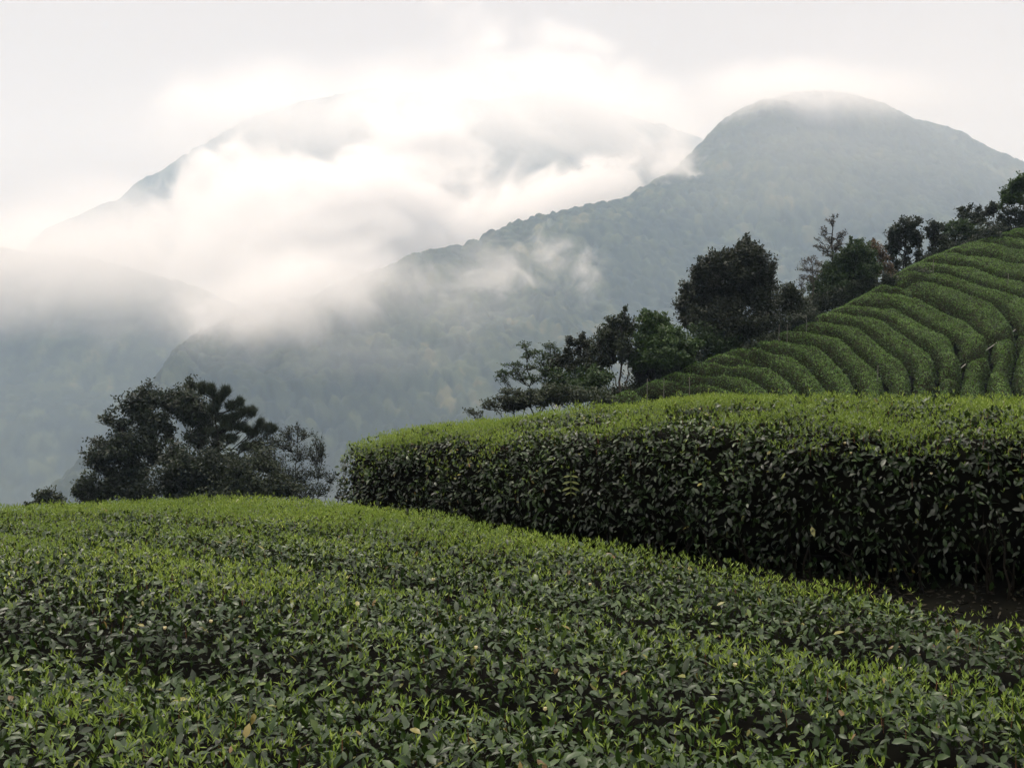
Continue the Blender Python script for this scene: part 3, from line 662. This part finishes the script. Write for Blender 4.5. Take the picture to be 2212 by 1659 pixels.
d1 = 39
tree('Q', 'airy tree with layered thin branches spreading left', d1-1, (835,1080), [750,665,38,22, 930,665,55,22, 970,700,25,18, 800,715,60,20, 870,735,70,22, 760,750,50,14, 690,800,40,14, 620,805,55,14, 575,855,45,16, 560,890,45,14, 640,860,50,14, 700,850,50,18, 800,820,70,18, 880,790,60,22, 720,900,50,18, 820,900,60,30, 900,860,50,40], M_green, M_bark, group=GR, dens=1.3, leaf=.085, thick=.07, sparse=1, subs=11, stems=2)
tree('Q', 'low airy tree with flat leaf layers just above the tall hedge', d1-3, (720,1130), [620,995,55,22, 560,1040,60,20, 500,1070,55,16, 610,1060,70,22, 700,1050,60,28, 460,1110,35,14, 520,1100,60,14, 350,1135,40,14, 400,1150,40,12, 660,1090,80,22, 680,1000,50,22, 750,1070,60,25], M_mid, M_bark, group=GR, dens=1.5, leaf=.085, thick=.06, sparse=1, subs=11, stems=2)
tree('Q', 'slender young tree with two tufted tops between the airy tree and the green bush', d1, (1130,1060), [1060,635,28,22, 1155,615,28,22, 1100,660,40,25, 1180,665,32,25, 1045,700,30,22, 1130,720,35,25, 1180,730,25,30, 1060,760,50,35, 1150,780,35,30, 1000,800,60,45, 1090,830,60,45, 960,850,60,50, 1180,830,40,40], M_brown, M_bark, group=GR, dens=1.9, leaf=.10, thick=.07, stems=4)
tree('Q', 'dark tree with a single twig top and pale inner stems', d1+1, (1420,1070), [1465,415,14,18, 1450,455,28,16, 1480,480,30,20, 1400,505,65,35, 1335,565,50,40, 1285,620,40,35, 1420,580,100,55, 1490,560,60,55, 1370,670,100,65, 1250,690,55,50, 1240,760,60,60, 1350,770,80,60, 1450,700,60,70, 1260,850,70,50], M_mid, M_palebark, group=GR, dens=2.0, leaf=.10, thick=.09, stems=4)
tree('Q', 'bright green leafy tree left of the big dark tree', d1+1, (1700,1050), [1610,470,60,35, 1700,495,75,40, 1760,540,70,45, 1640,550,90,60, 1800,610,85,50, 1720,640,120,60, 1600,660,80,70, 1850,650,60,40, 1700,750,140,70, 1560,780,90,70, 1990,660,45,20, 1900,690,60,35, 1850,780,90,50], M_bright, M_bark, group=GR, dens=2.5, leaf=.11, thick=.10, stems=2)
tree('Q', 'green undergrowth bush between the airy tree and the tea rows', d1-1, (1150,1080), [960,930,90,60, 1050,960,100,60, 1180,930,90,60, 1280,900,80,60, 1230,990,110,60, 1100,1020,120,50, 960,1020,90,45], M_green, M_bark, name='bush', cat='bush', group=GR, dens=1.7, leaf=.10, thick=.05, stems=3)
tree('Q', 'dark undergrowth bush at the foot of the bright green tree', d1+1.2, (1700,1060), [1600,880,110,60, 1720,850,110,60, 1650,960,120,60, 1800,930,110,70, 1850,850,80,60, 1550,1010,110,40, 1760,1000,90,40, 1940,800,60,60], M_dark, M_bark, name='bush', cat='bush', group=GR, dens=2.2, leaf=.10, thick=.05, stems=3)
d2 = 44
tree('P', 'big dark brownish tree with a jagged pointed top', d2-1, (730,1150), [803,520,22,28, 770,545,30,25, 830,560,40,30, 790,590,70,40, 720,600,60,35, 850,610,45,45, 650,630,60,40, 590,650,50,35, 560,700,45,40, 890,660,50,50, 740,680,110,60, 920,740,45,40, 640,740,90,60, 520,770,45,40, 830,750,90,70, 480,850,35,40, 570,830,80,60, 700,830,120,70, 860,830,70,50, 620,920,110,70, 760,930,110,70, 540,910,60,50, 700,1020,110,60], M_brown, M_bark, group=GR, dens=2.6, leaf=.12, thick=.16, stems=3)
tree('P', 'small round-headed tree in the gap right of the big dark tree', d2+1, (1010,990), [1020,755,28,22, 1000,790,50,35, 1050,800,35,30, 950,820,40,40, 1030,850,70,45, 1080,840,40,30, 960,880,60,45, 1050,900,70,40], M_mid, M_bark, group=GR, dens=2.0, leaf=.10, thick=.07, stems=2)
tree('P', 'dark bush behind the two thin stakes', d2-1, (960,1040), [900,920,60,50, 960,950,60,40, 1040,950,60,40, 880,990,60,40, 1110,930,50,40, 1000,1000,60,25], M_dark, M_bark, name='bush', cat='bush', group=GR, dens=2.2, leaf=.10, thick=.05, stems=3)
tree('P', 'brown tinged bush filling the shade under the big dark tree', d2-2, (620,1180), [560,1010,60,50, 640,1040,70,50, 520,1080,60,40, 600,1100,60,40, 740,1060,60,40, 460,1130,60,30], M_green, M_bark, name='bush', cat='bush', group=GR, dens=1.8, leaf=.10, thick=.05, stems=3)
d3 = 48
tree('E', 'half-bare tree with a tall spindly top left of the dense green tree', d3+1, (330,1150), [345,470,20,18, 375,465,10,16, 290,515,38,22, 330,550,20,30, 240,600,35,22, 250,640,45,28, 180,690,26,16, 150,760,30,14, 190,770,35,20, 310,700,60,40, 400,650,35,28, 455,640,20,28, 420,700,30,40, 350,770,70,45, 400,780,40,40, 250,790,50,25, 300,840,70,35], M_grey, M_bark, group=GR, dens=1.1, leaf=.085, thick=.08, sparse=1, subs=12, trunk=[330,960,322,820,318,650,335,540,350,470])
tree('E', 'grey nearly leafless shrub at the left of the dense green tree', d3-1, (110,1300), [120,880,45,22, 50,900,40,28, 30,950,35,28, 150,930,60,35, 210,950,40,30, 80,990,80,35, 60,1070,70,35, 160,1020,60,35, 30,1140,35,50, 40,1210,35,30, 130,1090,60,40], M_grey, M_palebark, group=GR, dens=.75, leaf=.075, thick=.06, stems=4, subs=16, sparse=1)
tree('E', 'dense rounded green tree, the broadest on the hill edge', d3, (470,1420), [505,700,10,20, 560,750,45,35, 500,800,55,40, 620,790,60,40, 560,830,80,50, 680,850,50,50, 460,860,80,40, 600,900,120,70, 400,910,70,50, 720,930,60,70, 480,960,120,70, 340,1010,90,50, 620,1030,130,80, 260,1080,90,50, 440,1080,150,80, 720,1090,90,80, 170,1150,80,60, 330,1180,150,70, 560,1170,130,80, 220,1260,120,60, 400,1290,130,70, 600,1280,100,60], M_green, M_bark, group=GR, dens=2.9, leaf=.11, thick=.13, stems=3)
tree('E', 'thin tree with rusty young leaves behind the dense green tree', d3+1, (800,1250), [740,735,28,24, 720,770,35,30, 770,780,35,30, 750,830,50,40, 800,880,50,45, 830,950,45,50, 860,1000,45,50, 780,1000,60,60, 840,1090,60,60, 700,760,20,22], M_red, M_bark, group=GR, dens=1.7, leaf=.10, thick=.07, stems=3)
d4 = 52
tree('E', 'tall dark tree with a squarish top standing apart', d4, (1060,1180), [1040,505,55,22, 1000,530,30,22, 1150,530,28,22, 1080,550,90,40, 1040,600,100,45, 930,610,45,30, 890,640,35,32, 1150,610,45,45, 960,670,80,40, 1080,680,100,45, 1160,690,35,40, 900,700,40,30, 1010,740,90,35, 880,780,50,35, 1120,740,60,30, 1190,770,25,28, 950,810,60,35, 1060,820,45,40, 900,880,45,40, 1060,910,40,50, 960,950,50,45, 1150,850,35,28, 940,1040,55,50, 1060,1010,35,50, 1170,930,25,30, 1080,1070,60,40], M_dark, M_bark, group=GR, dens=2.2, leaf=.12, thick=.12, stems=3)
tree('E', 'low reddish brown bush with one bare twig beside the squarish tree', d4+1, (1240,1040), [1225,880,40,22, 1270,900,40,25, 1200,920,45,30, 1240,950,60,30, 1180,970,40,25, 1270,810,12,30], M_brown, M_bark, name='bush', cat='bush', group=GR, dens=1.5, leaf=.10, thick=.05, stems=4)
tree('E', 'dark tree leaning left on the upper hill edge', d4+1, (1370,1010), [1300,560,50,28, 1255,600,32,20, 1330,610,55,35, 1280,650,40,25, 1350,670,60,45, 1340,730,45,35, 1400,720,60,50, 1330,800,30,35, 1350,860,50,50, 1400,800,60,50, 1340,920,50,35, 1410,570,22,18], M_dark, M_bark, group=GR, dens=2.3, leaf=.12, thick=.09, stems=3)
tree('E', 'broad green tree with a smooth domed crown on the upper hill edge', d4+2, (1560,930), [1540,550,70,28, 1480,590,60,35, 1590,590,70,40, 1530,640,110,45, 1680,600,70,30, 1740,620,60,30, 1690,670,110,40, 1600,710,90,40, 1480,700,60,50, 1500,790,70,50, 1600,790,70,40, 1720,720,70,30], M_green, M_bark, group=GR, dens=2.7, leaf=.11, thick=.10, stems=3)
tree('E', 'dark open-branched tree rising behind the domed green one', d4+4, (1690,900), [1685,380,20,18, 1605,410,38,22, 1655,420,40,28, 1575,465,35,16, 1740,410,30,22, 1770,395,12,18, 1610,500,50,25, 1690,480,70,28, 1760,470,40,28, 1700,540,80,30, 1790,520,40,30, 1640,550,50,25], M_dark, M_bark, group=GR, dens=1.9, leaf=.12, thick=.08, stems=3)
tree('E', 'tree with an umbrella-shaped top on a bare forked trunk', d4+4, (1890,830), [1890,390,55,30, 1930,420,35,25, 1850,420,40,28, 1890,440,60,18, 1815,460,25,16, 1860,560,30,16, 1950,540,22,25, 1850,630,60,35, 1930,600,35,30, 1900,690,60,30, 1830,680,50,30], M_dark, M_bark, group=GR, dens=2.3, leaf=.12, thick=.07, stems=2)
tree('E', 'green tree cut off by the right edge of the picture', d4+2, (2160,760), [2200,110,40,40, 2140,140,55,35, 2080,170,45,30, 2190,190,60,45, 2100,220,70,40, 2045,250,45,30, 2180,260,60,40, 2010,320,45,35, 2060,320,60,30, 2000,370,35,20, 2130,310,60,30, 2210,330,30,30, 2290,180,70,70, 2330,300,60,60, 2270,100,60,50], M_bright, M_bark, group=GR, dens=2.2, leaf=.13, thick=.13, stems=2)
tree('E', 'dark thin-crowned tree beneath the green one at the right edge', d4+1, (2090,740), [2040,430,45,30, 2110,440,60,35, 2190,450,50,40, 2000,490,40,30, 2080,510,80,40, 2170,540,60,45, 2000,570,45,35, 2070,590,70,35, 2150,600,50,30, 1970,610,35,30, 2240,520,50,60], M_dark, M_bark, group=GR, dens=1.8, leaf=.12, thick=.08, stems=4)

tree('Q', 'low dark bush behind the tall hedge beneath the slender young tree', d1-3, (1050,1120), [640,1110,90,30, 740,1080,80,40, 860,1070,80,40, 760,1030,50,30, 880,1020,90,50, 1000,1030,100,50, 1130,1040,110,45, 1280,1050,110,40], M_mid, M_bark, name='bush', cat='bush', group=GR, dens=1.8, leaf=.10, thick=.05, stems=3)
tree('Q', 'low green bush where the tall hedge meets the first tea rows', d1+1.2, (1650,1090), [1450,1020,110,50, 1600,1020,110,50, 1750,1010,110,50, 1880,930,80,50, 2000,850,70,50, 1900,1000,80,40], M_mid, M_bark, name='bush', cat='bush', group=GR, dens=1.8, leaf=.10, thick=.05, stems=3)
tree('P', 'dark scrub filling the hill edge under the dense green tree', d3-1, (1230,960), [1180,850,60,50, 1130,930,50,45, 1250,830,60,45, 1320,800,60,40, 1200,900,60,30, 1380,760,50,35, 1440,740,50,35, 1500,720,40,30], M_dark, M_bark, name='bush', cat='bush', group=GR, dens=2.2, leaf=.10, thick=.05, stems=4)
tree('P', 'dark scrub along the hill edge between the squarish tree and the leaning one', d4, (1700,720), [1560,680,40,30, 1620,680,40,30, 1700,640,40,25, 1780,590,45,30, 1860,560,50,30, 1940,530,50,30, 2020,490,50,30, 2100,450,50,30], M_dark, M_bark, name='bush', cat='bush', group=GR, dens=2.2, leaf=.10, thick=.05, stems=5)

tree('P', 'low dark scrub on the hill edge right under the big dark tree', 41.5, (830,1130), [760,1090,45,35, 810,1070,50,35, 870,1050,50,32, 930,1015,40,28, 700,1120,50,30], M_mid, M_bark, name='bush', cat='bush', group=GR, dens=2.0, leaf=.10, thick=.04, stems=4)
tree('P', 'low scrub on the hill edge between the rusty tree and the squarish tree', 47.5, (1530,820), [1400,815,45,28, 1450,795,50,28, 1510,770,50,30, 1570,742,50,28, 1630,712,45,25, 1690,680,40,22], M_mid, M_bark, name='bush', cat='bush', group=GR, dens=2.0, leaf=.10, thick=.04, stems=4)

# ------------------------------------------------------------------ stakes and the irrigation pipe on the hill
M_stake = noise_mat('weathered_stake', (.10, .10, .09), (.22, .21, .19), 9.0)
M_pipe = noise_mat('pale_pipe', (.16, .16, .14), (.30, .29, .26), 4.0)
def stake(reg, x, y0, y1, label, off=0.0):
    p = zc(reg, x, y1); q = zc(reg, x, y0); b = on_slope(*p, h=.05)
    k = b[1]; t = at(*q, k); h = max(.5, t[2] - b[2])
    gz = float(slope_z(b[0], b[1])) - TH if off == 0 else float(ground_z(b[0], b[1]))
    root = empty('stake', (float(b[0]), float(b[1]), gz))
    tag(root, label, 'stake', 'thin stakes among the tea rows')
    lean = rng.normal(0, .02, 2) * h
    P = np.array([[b[0], b[1], gz], [b[0]+lean[0]*.4, b[1], b[2]+h*.4], [b[0]+lean[0], b[1]+lean[1], b[2]+h]])
    V, F, T = tube(P, [.012, .011, .009], 7)
    mesh('pole', V, F, M_stake, root)
    V, F, T = tube(P[-1] + np.array([[0, 0, -.06], [0, 0, -.02], [0, 0, .02], [0, 0, .03]]), [.010, .013, .013, .004], 7)
    mesh('cap', V, F, M_stake, root)
stake('a', 768, 755, 900, 'grey stake standing between the two lowest tea rows at the hill foot')
stake('a', 210, 840, 925, 'short stake at the extreme lower left of the tea rows', 1)
stake('a', 430, 860, 915, 'short dark stake beside the low hump of tea at the hill foot', 1)
stake('b', 285, 640, 745, 'left one of the two thin stakes below the small round-headed tree', 1)
stake('b', 392, 640, 745, 'right one of the two thin stakes below the small round-headed tree', 1)
stake('b', 648, 490, 635, 'tall pale stake against the dark bushes at the hill edge', 1)
stake('b', 1583, 1140, 1295, 'lone pale stake standing in the middle of the slope')
stake('c', 780, 1010, 1185, 'stake at the ridge edge near the low reddish bush')
stake('c', 1955, 1295, 1400, 'short stake among the upper rows near the right edge')
def pipe():
    pts = [on_slope(*zc('d', x, y), h=.5) for x, y in ((1215,1065), (1290,1000), (1420,900), (1600,790), (1760,680), (1880,590), (1990,515), (2100,440), (2230,370), (2400,290))]
    r = empty('irrigation_pipe', tuple(float(v) for v in pts[0])); tag(r, 'long pale pipe lying beside the path that crosses the tea rows', 'pipe')
    P = np.array(pts) + np.array([0, 0, .03]); V, F, T = tube(P, np.full(len(P), .024), 8); mesh('tube', V, F, M_pipe, r)
    for j in (2, 5, 7):
        V, F, T = tube(np.array([P[j] - (P[j+1]-P[j])*.03, P[j] + (P[j+1]-P[j])*.03]), [.036, .036], 8); mesh('joint', V, F, M_pipe, r)
    V, F, T = tube(np.array([P[5] - [0, 0, .1], P[5] + [0.02, 0, .28]]), [.02, .018], 6); mesh('riser', V, F, M_pipe, r)
pipe()
# ------------------------------------------------------------------ a pale pinnate leaf hanging out of the tall hedge
def frond():
    dd = ray(569, 476); Q = Gb.reshape(-1, 3); a = Q - dd*((Q@dd)/(dd@dd))[:, None]
    j = np.argmin(np.linalg.norm(a, axis=1) + .03*Q[:, 1]); p = Q[j] - unit(dd)*.07 + np.array([0, 0, .08])
    r = empty('weed_frond', tuple(float(v) for v in p)); tag(r, 'pale yellow-green weed leaf with paired leaflets hanging from the dark hedge side', 'weed')
    ax = np.array([.008, 0, -1.0]); st = [p + ax*t for t in np.linspace(0, .26, 8)]
    m = leaf_mat('pale_leaflet', [(0, (.09, .11, .03)), (1, (.14, .16, .05))], rough=.6, spec=.2)
    V, F, T = tube(np.array(st), np.linspace(.005, .003, 8), 5); mesh('stem', V, F, m, r, True, T)
    side = unit(np.cross(dd, [0, 0, 1.0]))
    for k, (t, s) in enumerate(((.05, .085), (.11, .095), (.17, .10), (.22, .07))):
        for sg in (-1, 1):
            D = side*sg + np.array([0, 0, -.12 - .1*k]); 
            T2 = (BROAD[0]*np.array([1, .75, 1.0]) + np.array([0, 0, 0]), BROAD[1])
            V, F, kk = leaves((p + ax*t)[None], D[None], (np.array([0, 0, 1.0]) - unit(dd)*1.2)[None], np.array([s]), T2)
            mesh('leaflet', V, F, m, r, True, np.full(len(V), rng.uniform(0, 1)))
frond()
